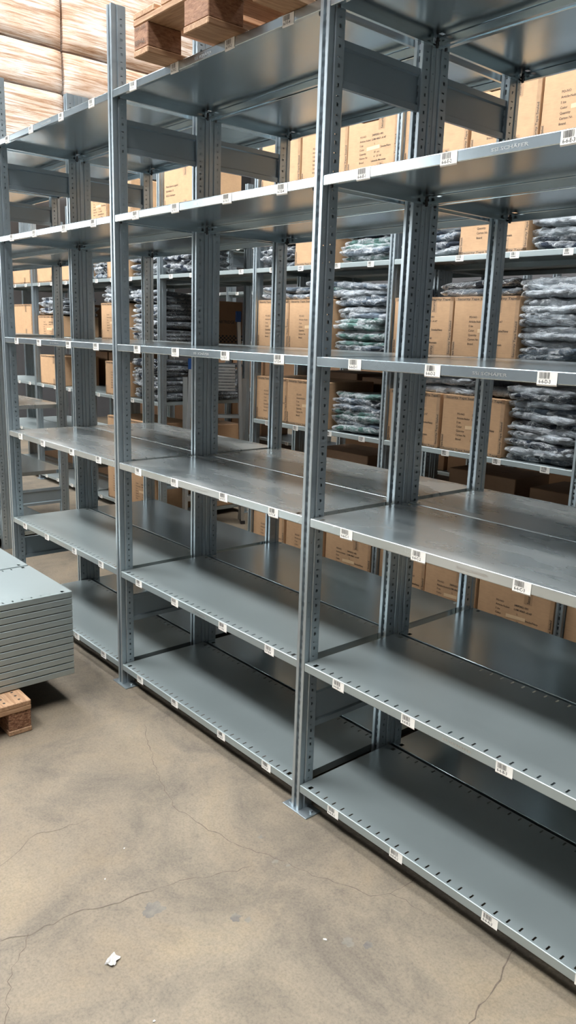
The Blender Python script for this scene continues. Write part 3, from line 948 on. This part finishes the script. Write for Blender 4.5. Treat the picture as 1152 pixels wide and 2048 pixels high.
# ------------------------------------------------------------------ wrapped loads on a high rack at the far left
def wrapped(y0, y1, z0, z1, label, seed):
    b = MB(); W = 1.1; n, mz = 26, 12
    off = Vector((seed * 3.1, 1.7 * seed, 0))
    def P(x, y, z):
        q = mnoise.noise_vector(Vector((x * 2, y * 1.1, z * 5)) + off)
        cy = min(y - y0, y1 - y) ; cz = min(z - z0, z1 - z)
        inset = max(0, .05 - cz) * .5 + max(0, .05 - cy) * .6
        return (x + q.x * .018 - inset, y, z)
    g = [[b.vert(P(0, y0 + (y1 - y0) * i / n, z0 + (z1 - z0) * j / mz)) for j in range(mz + 1)] for i in range(n + 1)]
    for i in range(n):
        for j in range(mz): b.face((g[i][j], g[i+1][j], g[i+1][j+1], g[i][j+1]), 0, True)
    k = [b.vert(p) for p in ((-W, y0, z0), (-W, y1, z0), (-W, y1, z1), (-W, y0, z1))]
    b.face((k[0], k[3], k[2], k[1]))
    b.face([g[i][0] for i in range(n + 1)][::-1] + [k[0], k[1]]); b.face([g[i][mz] for i in range(n + 1)] + [k[2], k[3]])
    b.face([g[0][j] for j in range(mz + 1)] + [k[3], k[0]]); b.face([g[n][j] for j in range(mz + 1)][::-1] + [k[1], k[2]])
    o = link('wrapped_load', b.mesh('wrapped_load', [M['wrap']]), None, (-8.5, 0, 0))
    tag(o, label, 'pallet load', 'stretch wrapped loads at the far left')
wrapped(.9, 3.19, 3.92, 4.64, 'lowest left stretch-wrapped carton load high at the far left', 1)
wrapped(3.22, 5.9, 3.92, 4.64, 'lowest right stretch-wrapped carton load high at the far left', 2)
wrapped(.9, 3.19, 4.665, 5.155, 'middle left stretch-wrapped carton load high at the far left', 3)
wrapped(3.22, 5.9, 4.665, 5.155, 'middle right stretch-wrapped carton load high at the far left', 4)
wrapped(.9, 3.19, 5.18, 6.9, 'topmost left stretch-wrapped carton load high at the far left', 5)
wrapped(3.22, 5.9, 5.18, 6.9, 'topmost right stretch-wrapped carton load high at the far left', 6)
t = thing('pallet_rack', 'tall grey pallet rack carrying the stretch-wrapped loads at the far left', 'rack', (-9.05, 3.4, 0))
for yy in (-2.6, 2.6):
    for xx in (-.5, .5):
        b = MB(); b.bbox(xx - .05, xx + .05, yy - .05, yy + .05, 0, 3.80, .004); link('post', b.mesh('post', [M['post']]), t)
for xx in (-.5, .5):
    b = MB(); b.bbox(xx - .03, xx + .03, -2.65, 2.65, 3.80, 3.918, .004); link('beam', b.mesh('beam', [M['panel']]), t)

# ------------------------------------------------------------------ litter on the floor
def crumple(name, loc, r, label, seed, flat=.5):
    b = MB(); off = Vector((seed, seed * 2, 0)); n = 12; g = []
    for i in range(n):
        row = []
        for j in range(n):
            u, v = i / (n - 1) - .5, j / (n - 1) - .5
            p = Vector((u * 2 * r, v * 1.3 * r, 0)); q = mnoise.noise_vector(p * (1.1 / r) + off)
            row.append(b.vert((p.x + q.x * r * .5, p.y + q.y * r * .4, abs(q.z) * r * flat + .001)))
        g.append(row)
    for i in range(n - 1):
        for j in range(n - 1): b.face((g[i][j], g[i+1][j], g[i+1][j+1], g[i][j+1]))
    o = link(name, b.mesh(name, [M['white_litter']]), None, loc, (0, 0, seed))
    md = o.modifiers.new('thick', 'SOLIDIFY'); md.thickness = .0008; md.offset = 1
    tag(o, label, 'litter')
crumple('paper_scrap', (.22, -.855, 0), .020, 'crumpled white paper scrap lying on the bare concrete floor, front left', 2, .7)
for i, (x, y, r, l) in enumerate(((-.183, -.596, .006, 'tiny white paper fleck on the floor beside the old tyre mark, left of centre'), (-.087, -.717, .006, 'tiny white fleck on the floor left of the dark oil spot'),
        (.529, -.344, .010, 'thin pale splinter lying on the floor in front of the nearest bay'), (.457, -.866, .007, 'small pale fleck at the bottom edge of the floor'))):
    crumple('paper_scrap', (x, y, 0), r * .5, l, 5 + i, .4)


# ------------------------------------------------------------------ camera
cam = bpy.data.cameras.new('camera')
cam.sensor_fit = 'VERTICAL'; cam.sensor_height = 36.0
cam.lens = 1547.4675 * 36 / 2048
cam.clip_start = .05; cam.clip_end = 100
co = link('camera', cam, None, (1.8626, -1.6961, 1.6942), (1.3445, -.0318, .8632))
SC.camera = co

w = bpy.data.worlds.new('world'); SC.world = w
w.use_nodes = True
w.node_tree.nodes['Background'].inputs[0].default_value = (.5, .55, .6, 1)
w.node_tree.nodes['Background'].inputs[1].default_value = .02

SC.view_settings.view_transform = 'Standard'
SC.view_settings.look = 'None'
SC.view_settings.gamma = 1
SC.view_settings.use_curve_mapping = False
SC.view_settings.exposure = 0.0
cy = SC.cycles
cy.max_bounces = 7; cy.diffuse_bounces = 3; cy.glossy_bounces = 4; cy.transparent_max_bounces = 10; cy.transmission_bounces = 2
cy.use_denoising = True
cy.sample_clamp_indirect = 6
cy.caustics_reflective = False; cy.caustics_refractive = False
